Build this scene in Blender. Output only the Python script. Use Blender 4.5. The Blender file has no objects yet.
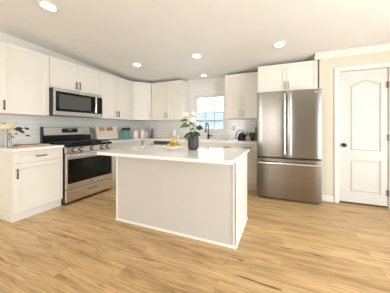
import bpy, bmesh, math, random
from mathutils import Vector, Matrix

# ------------------------------------------------------------------ camera, world, light, exposure
scene = bpy.context.scene
COL = scene.collection
R = math.radians
cam_data = bpy.data.cameras.new('camera')
cam = bpy.data.objects.new('camera', cam_data)
COL.objects.link(cam)
cam.location = (0.0, 0.0, 1.176)
cam.rotation_euler = (R(90), 0, R(21.35))
cam_data.sensor_width = 36.0
cam_data.lens = 184.0 * 36.0 / 390.0
cam_data.shift_x = -14.4 / 390.0
cam_data.shift_y = -18.94 / 390.0
cam_data.clip_start = 0.02
scene.camera = cam

world = bpy.data.worlds.new('sky')
scene.world = world
world.use_nodes = True
wn = world.node_tree.nodes
wn['Background'].inputs['Color'].default_value = (0.78, 0.89, 1.0, 1)
wn['Background'].inputs['Strength'].default_value = 4.2

def area_light(name, loc, rot, sx, sy, power, color):
    d = bpy.data.lights.new(name, 'AREA')
    d.shape = 'RECTANGLE'; d.size = sx; d.size_y = sy; d.energy = power; d.color = color
    o = bpy.data.objects.new(name, d); COL.objects.link(o)
    o.location = loc; o.rotation_euler = rot
    return o
# daylight outside the glass door in the right wall, the rear windows, and the kitchen window
area_light('daylight_glass_door', (2.80, 0.55, 1.05), (0, R(98), 0), 2.0, 2.9, 98, (1.0, 0.985, 0.96))
area_light('daylight_rear_window', (-2.65, -4.15, 1.45), (R(90), 0, 0), 1.3, 1.7, 60, (1.0, 0.985, 0.955))
area_light('daylight_rear_sidelight', (-0.72, -4.15, 1.30), (R(90), 0, 0), 0.30, 1.9, 26, (1.0, 0.985, 0.955))
area_light('daylight_kitchen_window', (-1.6, 4.45, 1.60), (R(-80), 0, 0), 1.5, 1.3, 28, (0.84, 0.92, 1.0))

scene.view_settings.view_transform = 'Standard'
scene.view_settings.look = 'None'
scene.view_settings.gamma = 1.0
scene.view_settings.use_curve_mapping = False
scene.view_settings.exposure = 0.10

# ------------------------------------------------------------------ materials
def mat(name, color, rough=0.5, metal=0.0, spec=0.5, **kw):
    m = bpy.data.materials.new(name); m.use_nodes = True
    b = m.node_tree.nodes['Principled BSDF']
    b.inputs['Base Color'].default_value = (*color, 1)
    b.inputs['Roughness'].default_value = rough
    b.inputs['Metallic'].default_value = metal
    b.inputs['Specular IOR Level'].default_value = spec
    for k, v in kw.items():
        b.inputs[k.replace('_', ' ')].default_value = v
    return m

def nodes(m):
    nt = m.node_tree
    return nt, nt.nodes, nt.links, nt.nodes['Principled BSDF']

def noise_tint(m, c0, c1, scale, stretch=(1, 1, 1), detail=4, lo=0.35, hi=0.65, bump=0.0):
    nt, n, l, b = nodes(m)
    tc = n.new('ShaderNodeTexCoord'); mp = n.new('ShaderNodeMapping'); nz = n.new('ShaderNodeTexNoise'); cr = n.new('ShaderNodeValToRGB')
    mp.inputs['Scale'].default_value = stretch
    nz.inputs['Scale'].default_value = scale; nz.inputs['Detail'].default_value = detail
    cr.color_ramp.elements[0].position = lo; cr.color_ramp.elements[0].color = (*c0, 1)
    cr.color_ramp.elements[1].position = hi; cr.color_ramp.elements[1].color = (*c1, 1)
    l.new(tc.outputs['Object'], mp.inputs['Vector']); l.new(mp.outputs['Vector'], nz.inputs['Vector'])
    l.new(nz.outputs['Fac'], cr.inputs['Fac']); l.new(cr.outputs['Color'], b.inputs['Base Color'])
    if bump:
        bp = n.new('ShaderNodeBump'); bp.inputs['Strength'].default_value = bump; bp.inputs['Distance'].default_value = 0.002
        l.new(nz.outputs['Fac'], bp.inputs['Height']); l.new(bp.outputs['Normal'], b.inputs['Normal'])
    return m

M = {}
M['cabinet'] = noise_tint(mat('cabinet_paint', (0.86, 0.83, 0.76), 0.42), (0.80, 0.77, 0.695), (0.82, 0.79, 0.715), 3)
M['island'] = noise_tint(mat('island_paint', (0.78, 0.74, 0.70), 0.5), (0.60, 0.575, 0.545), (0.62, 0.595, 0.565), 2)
M['trim'] = noise_tint(mat('trim_paint', (0.86, 0.84, 0.79), 0.35), (0.80, 0.785, 0.735), (0.82, 0.805, 0.755), 4)
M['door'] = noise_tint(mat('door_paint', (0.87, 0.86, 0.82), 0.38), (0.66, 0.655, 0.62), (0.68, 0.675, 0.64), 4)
M['wall'] = noise_tint(mat('wall_paint', (0.80, 0.73, 0.60), 0.8, spec=0.2), (0.70, 0.645, 0.535), (0.72, 0.665, 0.55), 5)
M['ceiling'] = noise_tint(mat('ceiling_paint', (0.80, 0.77, 0.71), 0.75, spec=0.2), (0.85, 0.84, 0.815), (0.87, 0.86, 0.835), 3)
M['quartz'] = noise_tint(mat('white_quartz', (0.86, 0.84, 0.81), 0.08, spec=0.6), (0.85, 0.835, 0.82), (0.90, 0.89, 0.875), 1.6, (1, 2.2, 1), 7, 0.40, 0.52)
M['steel'] = noise_tint(mat('stainless_steel', (0.42, 0.38, 0.33), 0.26, 1.0), (0.27, 0.252, 0.225), (0.30, 0.28, 0.25), 4, (0.3, 0.3, 12), 3)
M['steel_h'] = noise_tint(mat('brushed_steel', (0.6, 0.56, 0.5), 0.26, 1.0), (0.68, 0.67, 0.65), (0.74, 0.73, 0.71), 4, (0.3, 0.3, 12), 3)
M['chrome'] = mat('bright_steel', (0.78, 0.76, 0.72), 0.16, 1.0)
M['black_metal'] = mat('black_metal', (0.018, 0.018, 0.02), 0.35, 0.3)
M['cast_iron'] = mat('cast_iron', (0.02, 0.02, 0.022), 0.55)
M['enamel'] = mat('black_enamel', (0.008, 0.009, 0.012), 0.2, spec=0.35)
M['black_glass'] = mat('black_glass', (0.006, 0.006, 0.006), 0.06, spec=0.3)
M['dark_screen'] = mat('grey_screen', (0.085, 0.09, 0.088), 0.2, spec=0.3)
M['dark_grey'] = mat('dark_grey_plastic', (0.06, 0.06, 0.06), 0.4)
M['bronze'] = mat('dark_handle_metal', (0.06, 0.05, 0.045), 0.35, 0.6)
M['nickel'] = mat('handle_nickel', (0.33, 0.30, 0.27), 0.3, 0.9)
M['white'] = mat('white_plastic', (0.85, 0.84, 0.80), 0.4)
M['ceramic'] = mat('white_ceramic', (0.84, 0.82, 0.79), 0.18)
M['canister'] = mat('canister_ceramic', (0.80, 0.75, 0.69), 0.3)
M['teal'] = noise_tint(mat('teal_glaze', (0.06, 0.42, 0.42), 0.3), (0.05, 0.25, 0.26), (0.08, 0.33, 0.33), 12)
M['charcoal'] = noise_tint(mat('charcoal_ceramic', (0.09, 0.085, 0.085), 0.5), (0.04, 0.037, 0.037), (0.075, 0.07, 0.068), 30)
M['leaf'] = noise_tint(mat('green_leaf', (0.06, 0.14, 0.05), 0.5), (0.05, 0.12, 0.05), (0.14, 0.25, 0.09), 25)
M['leaf_soft'] = noise_tint(mat('sage_leaf', (0.14, 0.2, 0.08), 0.6), (0.09, 0.14, 0.05), (0.20, 0.26, 0.12), 30)
M['leaf_dark'] = noise_tint(mat('dark_leaf', (0.02, 0.05, 0.035), 0.5), (0.012, 0.03, 0.02), (0.03, 0.075, 0.05), 30)
M['twig'] = mat('blackish_leaf', (0.03, 0.03, 0.03), 0.6)
M['petal'] = noise_tint(mat('white_petal', (0.86, 0.84, 0.76), 0.6), (0.80, 0.77, 0.66), (0.88, 0.86, 0.80), 20)
M['petal_cream'] = noise_tint(mat('cream_petal', (0.86, 0.76, 0.52), 0.6), (0.80, 0.68, 0.42), (0.88, 0.80, 0.62), 25)
M['flower_eye'] = mat('flower_centre', (0.55, 0.33, 0.08), 0.7)
M['lemon'] = noise_tint(mat('lemon_skin', (0.80, 0.60, 0.04), 0.4), (0.50, 0.33, 0.015), (0.62, 0.43, 0.025), 14, bump=0.3)
M['lemon_tip'] = mat('lemon_tip', (0.16, 0.12, 0.03), 0.6)
M['wood'] = noise_tint(mat('board_wood', (0.60, 0.42, 0.26), 0.5), (0.50, 0.33, 0.19), (0.66, 0.47, 0.30), 6, (1, 8, 8), 5)
M['wood_pale'] = noise_tint(mat('pale_wood', (0.72, 0.56, 0.42), 0.5), (0.66, 0.50, 0.36), (0.76, 0.61, 0.47), 6, (1, 8, 8), 5)
M['wood_dark'] = noise_tint(mat('brown_wood', (0.22, 0.11, 0.05), 0.45), (0.16, 0.075, 0.035), (0.27, 0.14, 0.065), 8, (6, 6, 1), 5)
M['paper'] = mat('page_paper', (0.84, 0.79, 0.74), 0.6)
M['photo_red'] = noise_tint(mat('page_photo_red', (0.5, 0.12, 0.05), 0.4), (0.36, 0.06, 0.03), (0.68, 0.30, 0.14), 26)
M['photo_orange'] = noise_tint(mat('page_photo_orange', (0.6, 0.25, 0.07), 0.4), (0.45, 0.14, 0.05), (0.75, 0.45, 0.2), 26)
M['print'] = mat('grey_print', (0.45, 0.42, 0.40), 0.6)
M['soil'] = mat('potting_soil', (0.04, 0.03, 0.02), 0.9)
M['clear'] = mat('clear_glass', (0.97, 0.98, 0.98), 0.02, Transmission_Weight=1.0, IOR=1.45)

def window_glass():
    m = bpy.data.materials.new('window_glass'); m.use_nodes = True
    nt = m.node_tree; n = nt.nodes; l = nt.links
    n.remove(n['Principled BSDF'])
    tr = n.new('ShaderNodeBsdfTransparent'); gl = n.new('ShaderNodeBsdfGlossy'); mx = n.new('ShaderNodeMixShader'); fr = n.new('ShaderNodeFresnel')
    tr.inputs['Color'].default_value = (0.97, 0.98, 0.99, 1); gl.inputs['Roughness'].default_value = 0.02
    fr.inputs['IOR'].default_value = 1.45
    l.new(fr.outputs['Fac'], mx.inputs['Fac']); l.new(tr.outputs['BSDF'], mx.inputs[1]); l.new(gl.outputs['BSDF'], mx.inputs[2])
    l.new(mx.outputs['Shader'], n['Material Output'].inputs['Surface'])
    return m
M['pane'] = window_glass()
def screen_mesh():
    m = bpy.data.materials.new('insect_mesh'); m.use_nodes = True
    nt = m.node_tree; n = nt.nodes; l = nt.links
    b = n['Principled BSDF']; b.inputs['Base Color'].default_value = (0.12, 0.14, 0.16, 1); b.inputs['Roughness'].default_value = 0.6
    b.inputs['Alpha'].default_value = 0.22
    return m
M['mesh'] = screen_mesh()

def glow(name, color, strength):
    m = bpy.data.materials.new(name); m.use_nodes = True
    b = m.node_tree.nodes['Principled BSDF']
    b.inputs['Base Color'].default_value = (0.9, 0.9, 0.9, 1)
    b.inputs['Emission Color'].default_value = (*color, 1); b.inputs['Emission Strength'].default_value = strength
    return m
M['grille'] = mat('grille_backlit_shade', (0.50, 0.54, 0.60), 0.5)  # shade of the white backlit bars, put into their colour
M['lamp_dim'] = glow('dim_lamp_lens', (1.0, 0.97, 0.92), 1.2)
M['lamp'] = glow('lamp_lens', (1.0, 0.95, 0.86), 14.0)

def tile_material(name, axis, c1, c2, grout):
    m = mat(name, c1, 0.12, spec=0.6)
    nt, n, l, b = nodes(m)
    tc = n.new('ShaderNodeTexCoord'); sp = n.new('ShaderNodeSeparateXYZ'); cb = n.new('ShaderNodeCombineXYZ'); br = n.new('ShaderNodeTexBrick')
    l.new(tc.outputs['Object'], sp.inputs['Vector'])
    l.new(sp.outputs[axis], cb.inputs['X']); l.new(sp.outputs['Z'], cb.inputs['Y']); l.new(cb.outputs['Vector'], br.inputs['Vector'])
    br.inputs['Scale'].default_value = 1.0
    br.inputs['Brick Width'].default_value = 0.20; br.inputs['Row Height'].default_value = 0.0765
    br.inputs['Mortar Size'].default_value = 0.003; br.inputs['Mortar Smooth'].default_value = 0.2
    br.inputs['Color1'].default_value = (*c1, 1); br.inputs['Color2'].default_value = (*c2, 1); br.inputs['Mortar'].default_value = (*grout, 1)
    l.new(br.outputs['Color'], b.inputs['Base Color'])
    bp = n.new('ShaderNodeBump'); bp.invert = True; bp.inputs['Strength'].default_value = 0.5; bp.inputs['Distance'].default_value = 0.002
    l.new(br.outputs['Fac'], bp.inputs['Height']); l.new(bp.outputs['Normal'], b.inputs['Normal'])
    return m
M['tile_y'] = tile_material('subway_tile_side', 'Y', (0.74, 0.755, 0.74), (0.79, 0.80, 0.78), (0.62, 0.62, 0.60))
M['tile_x'] = tile_material('subway_tile_back', 'X', (0.79, 0.77, 0.735), (0.83, 0.81, 0.775), (0.66, 0.64, 0.61))

def floor_material():
    m = mat('oak_planks', (0.6, 0.4, 0.2), 0.33, spec=0.4)
    nt, n, l, b = nodes(m)
    tc = n.new('ShaderNodeTexCoord')
    br = n.new('ShaderNodeTexBrick'); br.inputs['Scale'].default_value = 1.0
    br.inputs['Brick Width'].default_value = 1.22; br.inputs['Row Height'].default_value = 0.15
    br.inputs['Mortar Size'].default_value = 0.0016; br.inputs['Mortar Smooth'].default_value = 0.3
    br.offset = 0.37; br.inputs['Bias'].default_value = 0.0
    br.inputs['Color1'].default_value = (0.0, 0.0, 0.0, 1); br.inputs['Color2'].default_value = (1, 1, 1, 1); br.inputs['Mortar'].default_value = (0.5, 0.5, 0.5, 1)
    l.new(tc.outputs['Object'], br.inputs['Vector'])
    # per-plank offset so that the grain breaks at each joint
    off = n.new('ShaderNodeVectorMath'); off.operation = 'SCALE'; off.inputs['Scale'].default_value = 37.0
    l.new(br.outputs['Color'], off.inputs[0])
    add = n.new('ShaderNodeVectorMath'); add.operation = 'ADD'
    l.new(tc.outputs['Object'], add.inputs[0]); l.new(off.outputs['Vector'], add.inputs[1])
    def noise(scale, st, detail, rough=0.6, dist=0.0):
        mp = n.new('ShaderNodeMapping'); mp.inputs['Scale'].default_value = st
        l.new(add.outputs['Vector'], mp.inputs['Vector'])
        nz = n.new('ShaderNodeTexNoise'); nz.inputs['Scale'].default_value = scale; nz.inputs['Detail'].default_value = detail
        nz.inputs['Roughness'].default_value = rough; nz.inputs['Distortion'].default_value = dist
        l.new(mp.outputs['Vector'], nz.inputs['Vector'])
        return nz
    def ramp(src, e):
        cr = n.new('ShaderNodeValToRGB')
        while len(cr.color_ramp.elements) < len(e): cr.color_ramp.elements.new(0.5)
        for el, (p, c) in zip(cr.color_ramp.elements, e): el.position = p; el.color = (*c, 1)
        l.new(src, cr.inputs['Fac']); return cr
    base = ramp(br.outputs['Color'], [(0.0, (0.56, 0.375, 0.185)), (0.5, (0.60, 0.41, 0.208)), (1.0, (0.65, 0.45, 0.237))])
    g1 = noise(2.0, (0.55, 6, 1), 6, 0.65, 0.8)
    r1 = ramp(g1.outputs['Fac'], [(0.30, (0.60, 0.53, 0.45)), (0.50, (0.96, 0.96, 0.95)), (0.68, (1.16, 1.16, 1.15))])
    g2 = noise(5.0, (1.0, 32, 1), 4)
    r2 = ramp(g2.outputs['Fac'], [(0.32, (0.66, 0.60, 0.53)), (0.58, (1.06, 1.06, 1.06))])
    g3 = noise(1.9, (0.8, 15, 1), 4, 0.55, 1.2)
    r3 = ramp(g3.outputs['Fac'], [(0.30, (0.30, 0.20, 0.12)), (0.365, (1, 1, 1))])
    def mul(a, c):
        mx = n.new('ShaderNodeMix'); mx.data_type = 'RGBA'; mx.blend_type = 'MULTIPLY'; mx.inputs['Factor'].default_value = 1.0
        l.new(a, mx.inputs['A']); l.new(c, mx.inputs['B']); return mx.outputs['Result']
    c = mul(mul(mul(base.outputs['Color'], r1.outputs['Color']), r2.outputs['Color']), r3.outputs['Color'])
    gap = ramp(br.outputs['Fac'], [(0.0, (1, 1, 1)), (1.0, (0.75, 0.67, 0.58))])
    c = mul(c, gap.outputs['Color'])
    l.new(c, b.inputs['Base Color'])
    bp = n.new('ShaderNodeBump'); bp.inputs['Strength'].default_value = 0.12; bp.inputs['Distance'].default_value = 0.002
    l.new(g2.outputs['Fac'], bp.inputs['Height']); l.new(bp.outputs['Normal'], b.inputs['Normal'])
    return m
M['floor'] = floor_material()
M['siding'] = noise_tint(mat('pale_siding', (0.55, 0.66, 0.78), 0.7), (0.66, 0.72, 0.78), (0.74, 0.79, 0.84), 2, (0.2, 1, 9))
M['roofing'] = noise_tint(mat('grey_shingles', (0.30, 0.36, 0.42), 0.8), (0.27, 0.33, 0.39), (0.36, 0.42, 0.48), 8)
M['lawn'] = noise_tint(mat('lawn_green', (0.25, 0.32, 0.18), 0.9), (0.2, 0.28, 0.14), (0.3, 0.36, 0.2), 6)

# ------------------------------------------------------------------ mesh helpers
rnd = random.Random(5)
class MB:
    def __init__(self): self.bm = bmesh.new()
    def _join(self, b2, mtx=None):
        if mtx is not None: bmesh.ops.transform(b2, matrix=mtx, verts=b2.verts)
        me = bpy.data.meshes.new('tmp'); b2.to_mesh(me); b2.free()
        self.bm.from_mesh(me); bpy.data.meshes.remove(me)
        return self
    def box(self, x0, x1, y0, y1, z0, z1, bevel=0.0, seg=1, mtx=None):
        b = bmesh.new(); bmesh.ops.create_cube(b, size=1)
        bmesh.ops.scale(b, vec=(x1 - x0, y1 - y0, z1 - z0), verts=b.verts)
        bmesh.ops.translate(b, vec=((x0 + x1) / 2, (y0 + y1) / 2, (z0 + z1) / 2), verts=b.verts)
        if bevel > 0: bmesh.ops.bevel(b, geom=b.edges[:], offset=bevel, segments=seg, affect='EDGES', profile=0.5)
        return self._join(b, mtx)
    def prism(self, pts, z0, z1, mtx=None, bevel=0.0):
        b = bmesh.new()
        lo = [b.verts.new((p[0], p[1], z0)) for p in pts]; hi = [b.verts.new((p[0], p[1], z1)) for p in pts]
        n = len(pts)
        b.faces.new(lo[::-1]); b.faces.new(hi)
        for i in range(n): b.faces.new((lo[i], lo[(i + 1) % n], hi[(i + 1) % n], hi[i]))
        bmesh.ops.recalc_face_normals(b, faces=b.faces)
        if bevel: bmesh.ops.bevel(b, geom=[e for e in b.edges if abs(e.verts[0].co.z - e.verts[1].co.z) < 1e-6], offset=bevel, segments=2, affect='EDGES')
        return self._join(b, mtx)
    def sweep(self, prof, p0, p1, out, up=(0, 0, 1)):
        """prof (o, z) polygon carried from p0 to p1; out = direction of the o axis"""
        b = bmesh.new(); o = Vector(out); u = Vector(up); rings = []
        for p in (Vector(p0), Vector(p1)): rings.append([b.verts.new(p + o * a + u * c) for a, c in prof])
        n = len(prof)
        b.faces.new(rings[0]); b.faces.new(rings[1][::-1])
        for i in range(n): b.faces.new((rings[0][i], rings[1][i], rings[1][(i + 1) % n], rings[0][(i + 1) % n]))
        bmesh.ops.recalc_face_normals(b, faces=b.faces)
        return self._join(b)
    def lathe(self, prof, seg=24, at=(0, 0, 0), mtx=None, close=True):
        b = bmesh.new(); rings = []
        for r, z in prof:
            if r < 1e-6: rings.append([b.verts.new((at[0], at[1], at[2] + z))])
            else: rings.append([b.verts.new((at[0] + r * math.cos(2 * math.pi * k / seg), at[1] + r * math.sin(2 * math.pi * k / seg), at[2] + z)) for k in range(seg)])
        for a, c in zip(rings, rings[1:]):
            for k in range(seg):
                q = (k + 1) % seg
                if len(a) == 1 and len(c) == 1: continue
                if len(a) == 1: b.faces.new((a[0], c[q], c[k]))
                elif len(c) == 1: b.faces.new((a[k], a[q], c[0]))
                else: b.faces.new((a[k], a[q], c[q], c[k]))
        if len(rings[0]) > 1 and close: b.faces.new(rings[0][::-1])
        if len(rings[-1]) > 1 and close: b.faces.new(rings[-1])
        bmesh.ops.recalc_face_normals(b, faces=b.faces)
        return self._join(b, mtx)
    def tube(self, pts, r, seg=10, mtx=None):
        b = bmesh.new(); pts = [Vector(p) for p in pts]; rs = r if isinstance(r, (list, tuple)) else [r] * len(pts)
        rings = []; prev = None
        for i, p in enumerate(pts):
            t = (pts[min(i + 1, len(pts) - 1)] - pts[max(i - 1, 0)]).normalized()
            a = prev if prev is not None else (Vector((1, 0, 0)) if abs(t.x) < 0.9 else Vector((0, 1, 0)))
            a = (a - t * a.dot(t)).normalized(); prev = a; c = t.cross(a)
            rings.append([b.verts.new(p + (a * math.cos(2 * math.pi * k / seg) + c * math.sin(2 * math.pi * k / seg)) * rs[i]) for k in range(seg)])
        for u, v in zip(rings, rings[1:]):
            for k in range(seg): b.faces.new((u[k], u[(k + 1) % seg], v[(k + 1) % seg], v[k]))
        b.faces.new(rings[0][::-1]); b.faces.new(rings[-1])
        bmesh.ops.recalc_face_normals(b, faces=b.faces)
        return self._join(b, mtx)
    def ball(self, c, rx, ry=None, rz=None, sub=2, mtx=None):
        b = bmesh.new(); bmesh.ops.create_icosphere(b, subdivisions=sub, radius=1)
        bmesh.ops.scale(b, vec=(rx, ry or rx, rz or rx), verts=b.verts)
        if mtx is not None: bmesh.ops.transform(b, matrix=mtx, verts=b.verts)
        bmesh.ops.translate(b, vec=c, verts=b.verts)
        return self._join(b)
    def leaf(self, base, direction, length, width, fold=0.25, droop=0.3, thick=0.0012, roll=None):
        d = Vector(direction).normalized(); up = Vector((0, 0, 1))
        side = d.cross(up)
        side = side.normalized() if side.length > 1e-3 else Vector((1, 0, 0))
        if roll is None: roll = rnd.uniform(-70, 70)
        side = Matrix.Rotation(R(roll), 3, d) @ side
        nrm = side.cross(d).normalized()
        rows = []; N = 5
        b = bmesh.new()
        for i in range(N + 1):
            t = i / N; w = width * math.sin(math.pi * min(1, 0.06 + 0.94 * t)) ** 0.8 * 0.5 + 0.0005
            c = Vector(base) + d * (length * t) - up * (droop * length * t * t)
            rows.append([c - side * w + nrm * fold * w, c, c + side * w + nrm * fold * w])
        lay = []
        for s in (0.5, -0.5): lay.append([[b.verts.new(p + nrm * thick * s) for p in row] for row in rows])
        for s, g in enumerate(lay):
            for i in range(N):
                for j in range(2):
                    q = (g[i][j], g[i][j + 1], g[i + 1][j + 1], g[i + 1][j]); b.faces.new(q if s == 0 else q[::-1])
        for i in range(N):
            for j in (0, 2): b.faces.new((lay[0][i][j], lay[0][i + 1][j], lay[1][i + 1][j], lay[1][i][j]))
        for j in range(2):
            b.faces.new((lay[0][0][j], lay[0][0][j + 1], lay[1][0][j + 1], lay[1][0][j])); b.faces.new((lay[0][N][j], lay[0][N][j + 1], lay[1][N][j + 1], lay[1][N][j]))
        bmesh.ops.recalc_face_normals(b, faces=b.faces)
        return self._join(b)
    def build(self, name, m, parent=None, smooth=False, angle=40):
        me = bpy.data.meshes.new(name); self.bm.to_mesh(me); self.bm.free()
        me.materials.append(M[m] if isinstance(m, str) else m)
        if smooth:
            for p in me.polygons: p.use_smooth = True
            me.set_sharp_from_angle(angle=R(angle))
        o = bpy.data.objects.new(name, me); COL.objects.link(o)
        if parent is not None: o.parent = parent
        return o

def thing(name, label, cat, loc=(0, 0, 0), rz=0.0, group=None):
    o = bpy.data.objects.new(name, None); COL.objects.link(o)
    o.empty_display_size = 0.05
    o.location = loc; o.rotation_euler = (0, 0, rz); o['label'] = label; o['category'] = cat
    if group: o['group'] = group
    return o
def tag(o, label, cat, group=None):
    o['label'] = label; o['category'] = cat
    if group: o['group'] = group
    return o
def struct(o, label=None, cat=None):
    o['kind'] = 'structure'
    if label: o['label'] = label
    if cat: o['category'] = cat
    return o

# ------------------------------------------------------------------ the room
XL, YB, YD, XP = -3.673, 4.09, 3.426, 0.575       # left wall, back wall, pantry wall, pantry wall corner
XR, YR = 2.6, -4.0
def zc(y): return 2.50 - 0.06 * (max(y, 1.0) - 1.3)  # the ceiling falls a little towards the back wall
WX0, WX1, WZ0, WZ1 = -1.98, -1.22, 1.105, 1.95      # kitchen window opening
T = 0.12

struct(MB().box(XL - T, XR + T, YR - T, YB + T, -0.1, 0.0).build('floor', 'floor'), 'light oak plank floor', 'floor')
c = MB()
c.sweep([(0, 0), (0, 0.12), (1, 0.12), (1, 0)], (XL - T, YR - T, zc(0)), (XL - T, 1.0, zc(0)), (XR - XL + 2 * T, 0, 0))
c.sweep([(0, 0), (0, 0.12), (1, 0.12), (1, 0)], (XL - T, 1.0, zc(1.0)), (XL - T, YB + T, zc(YB + T)), (XR - XL + 2 * T, 0, 0))
struct(c.build('ceiling', 'ceiling'), 'off-white ceiling with recessed lights', 'ceiling')
HT = 2.55
struct(MB().box(XL - T, XL, YR - T, YB + T, 0, HT).build('wall_left', 'wall'), 'beige wall behind the range', 'wall')
b = MB()
b.box(XL - T, WX0, YB, YB + T, 0, HT).box(WX1, XR + T, YB, YB + T, 0, HT).box(WX0, WX1, YB, YB + T, 0, WZ0).box(WX0, WX1, YB, YB + T, WZ1, HT)
struct(b.build('wall_back', 'wall'), 'wall with the kitchen window', 'wall')
DX0, DX1, DZ = 0.848, 1.444, 2.045
b = MB()
b.box(XP, DX0 - 0.012, YD, YD + T, 0, HT).box(DX1 + 0.012, XR, YD, YD + T, 0, HT).box(DX0 - 0.012, DX1 + 0.012, YD, YD + T, DZ + 0.012, HT)
b.box(XP, XP + T, YD + T, YB, 0, HT)
struct(b.build('wall_pantry', 'wall'), 'beige wall around the white pantry door', 'wall')
GY0, GY1, GZ = -0.9, 2.0, 2.1
b = MB()
b.box(XR, XR + T, YR - T, GY0, 0, HT).box(XR, XR + T, GY1, YB, 0, HT).box(XR, XR + T, GY0, GY1, GZ, HT)
struct(b.build('wall_right', 'wall'), 'beige wall with the glass door', 'wall')
b = MB()
b.box(XL, -3.3, YR - T, YR, 0, HT).box(-3.3, -2.0, YR - T, YR, 0, 0.6).box(-3.3, -2.0, YR - T, YR, 2.3, HT)
b.box(-2.0, -0.92, YR - T, YR, 0, HT).box(-0.92, -0.52, YR - T, YR, 0, 0.3).box(-0.92, -0.52, YR - T, YR, 2.3, HT).box(-0.52, XR, YR - T, YR, 0, HT)
struct(b.build('wall_rear', 'wall'), 'beige wall with the rear window', 'wall')
# frames in the two openings the photo never shows
b = MB()
for y in (GY0 + 0.03, (GY0 + GY1) / 2, GY1 - 0.03): b.box(XR + 0.02, XR + 0.08, y - 0.03, y + 0.03, 0, GZ)
b.box(XR + 0.02, XR + 0.08, GY0, GY1, GZ - 0.06, GZ)
struct(b.build('door_2', 'trim'), 'white frame of the glass door', 'door')
b = MB()
for x in (-3.27, -2.65, -2.03): b.box(x - 0.03, x + 0.03, YR - 0.09, YR - 0.03, 0.6, 2.3)
b.box(-3.3, -2.0, YR - 0.09, YR - 0.03, 0.6, 0.66).box(-3.3, -2.0, YR - 0.09, YR - 0.03, 2.24, 2.3)
struct(b.build('window_2', 'trim'), 'white frame of the rear window', 'window')

# crown molding
CP = [(0, 0), (0, -0.092), (0.012, -0.092), (0.016, -0.076), (0.034, -0.058), (0.050, -0.030), (0.066, -0.020), (0.070, -0.012), (0.070, 0)]
b = MB(); b.sweep(CP, (XL, 1.0, zc(1.0)), (XL, YB, zc(YB)), (1, 0, 0)); b.sweep(CP, (XL, YR, zc(0)), (XL, 1.0, zc(0)), (1, 0, 0))
struct(b.build('trim_1', 'trim'), 'white crown molding on the left wall', 'molding')
b = MB(); b.sweep(CP, (XL, YB, zc(YB)), (XP, YB, zc(YB)), (0, -1, 0))
struct(b.build('trim_2', 'trim'), 'white crown molding above the kitchen window', 'molding')
b = MB(); b.sweep(CP, (XP - 0.07, YD, zc(YD)), (XR, YD, zc(YD)), (0, -1, 0)); b.sweep(CP, (XP, YD, zc(YD)), (XP, YB, zc(YB)), (-1, 0, 0))
struct(b.build('trim_3', 'trim'), 'white crown molding above the pantry door', 'molding')
# baseboards
b = MB(); b.box(XP, DX0 - 0.08, YD - 0.014, YD, 0, 0.085, 0.003); b.box(DX1 + 0.08, XR, YD - 0.014, YD, 0, 0.085, 0.003)
struct(b.build('baseboard_right', 'trim'), 'white baseboard beside the pantry door', 'baseboard')
b = MB(); b.box(XL, XL + 0.014, YR, 1.19, 0, 0.085, 0.003)
struct(b.build('baseboard_left', 'trim'), 'white baseboard on the left wall', 'baseboard')

# tiled backsplash
b = MB(); b.box(XL, XL + 0.010, 1.205, YB, 0.914, 1.40)
struct(b.build('backsplash_left', 'tile_y'), 'grey white subway tile behind the range', 'backsplash')
b = MB()
b.box(XL + 0.01, WX0, YB - 0.010, YB, 0.914, 1.40).box(WX1, -0.39, YB - 0.010, YB, 0.914, 1.40).box(WX0, WX1, YB - 0.010, YB, 0.914, WZ0)
b.box(-2.155, WX0, YB - 0.010, YB, 1.40, zc(YB) - 0.092).box(WX1, -1.118, YB - 0.010, YB, 1.40, zc(YB) - 0.092).box(WX0, WX1, YB - 0.010, YB, WZ1, zc(YB) - 0.092)
struct(b.build('backsplash_back', 'tile_x'), 'white subway tile around the kitchen window', 'backsplash')

# kitchen window: double hung with grilles in both sashes
win = MB()
y0, y1 = YB + 0.015, YB + 0.11
fw = 0.022
win.box(WX0, WX0 + fw, y0, y1, WZ0, WZ1).box(WX1 - fw, WX1, y0, y1, WZ0, WZ1).box(WX0 + fw, WX1 - fw, y0, y1, WZ1 - fw, WZ1).box(WX0 + fw, WX1 - fw, y0, y1, WZ0, WZ0 + 0.02)
w1 = struct(win.build('window_1', 'trim'), 'white double-hung kitchen window with grilles', 'window')
zm = 1.53
def sash(name, z0, z1, ya, yb):
    s = MB(); a, c2 = WX0 + fw, WX1 - fw; t = 0.024
    s.box(a, a + t, ya, yb, z0, z1).box(c2 - t, c2, ya, yb, z0, z1).box(a + t, c2 - t, ya, yb, z0, z0 + t).box(a + t, c2 - t, ya, yb, z1 - t, z1)
    so = s.build(name, 'trim', w1)
    g = MB()
    for k in (1, 2):
        x = a + t + (c2 - a - 2 * t) * k / 3
        g.box(x - 0.011, x + 0.011, (ya + yb) / 2 - 0.006, (ya + yb) / 2 + 0.006, z0 + t, z1 - t)
    z = (z0 + z1) / 2
    g.box(a + t, c2 - t, (ya + yb) / 2 - 0.005, (ya + yb) / 2 + 0.005, z - 0.011, z + 0.011)
    g.build('muntin', 'grille', so)
    MB().box(a + t, c2 - t, (ya + yb) / 2 - 0.002, (ya + yb) / 2 + 0.002, z0 + t, z1 - t).build('pane', 'pane', so)
sash('upper_sash', zm - 0.015, WZ1 - fw, YB + 0.065, YB + 0.09)
sash('lower_sash', WZ0 + 0.02, zm + 0.015, YB + 0.03, YB + 0.055)
MB().box(WX0 + fw, WX1 - fw, YB + 0.098, YB + 0.100, WZ0 + 0.02, zm).build('insect_screen', 'mesh', w1)
MB().box(WX0 - 0.0, WX1 + 0.0, YB - 0.03, YB + 0.015, WZ0 - 0.02, WZ0 + 0.004, 0.003).build('sill', 'trim', w1)

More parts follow.
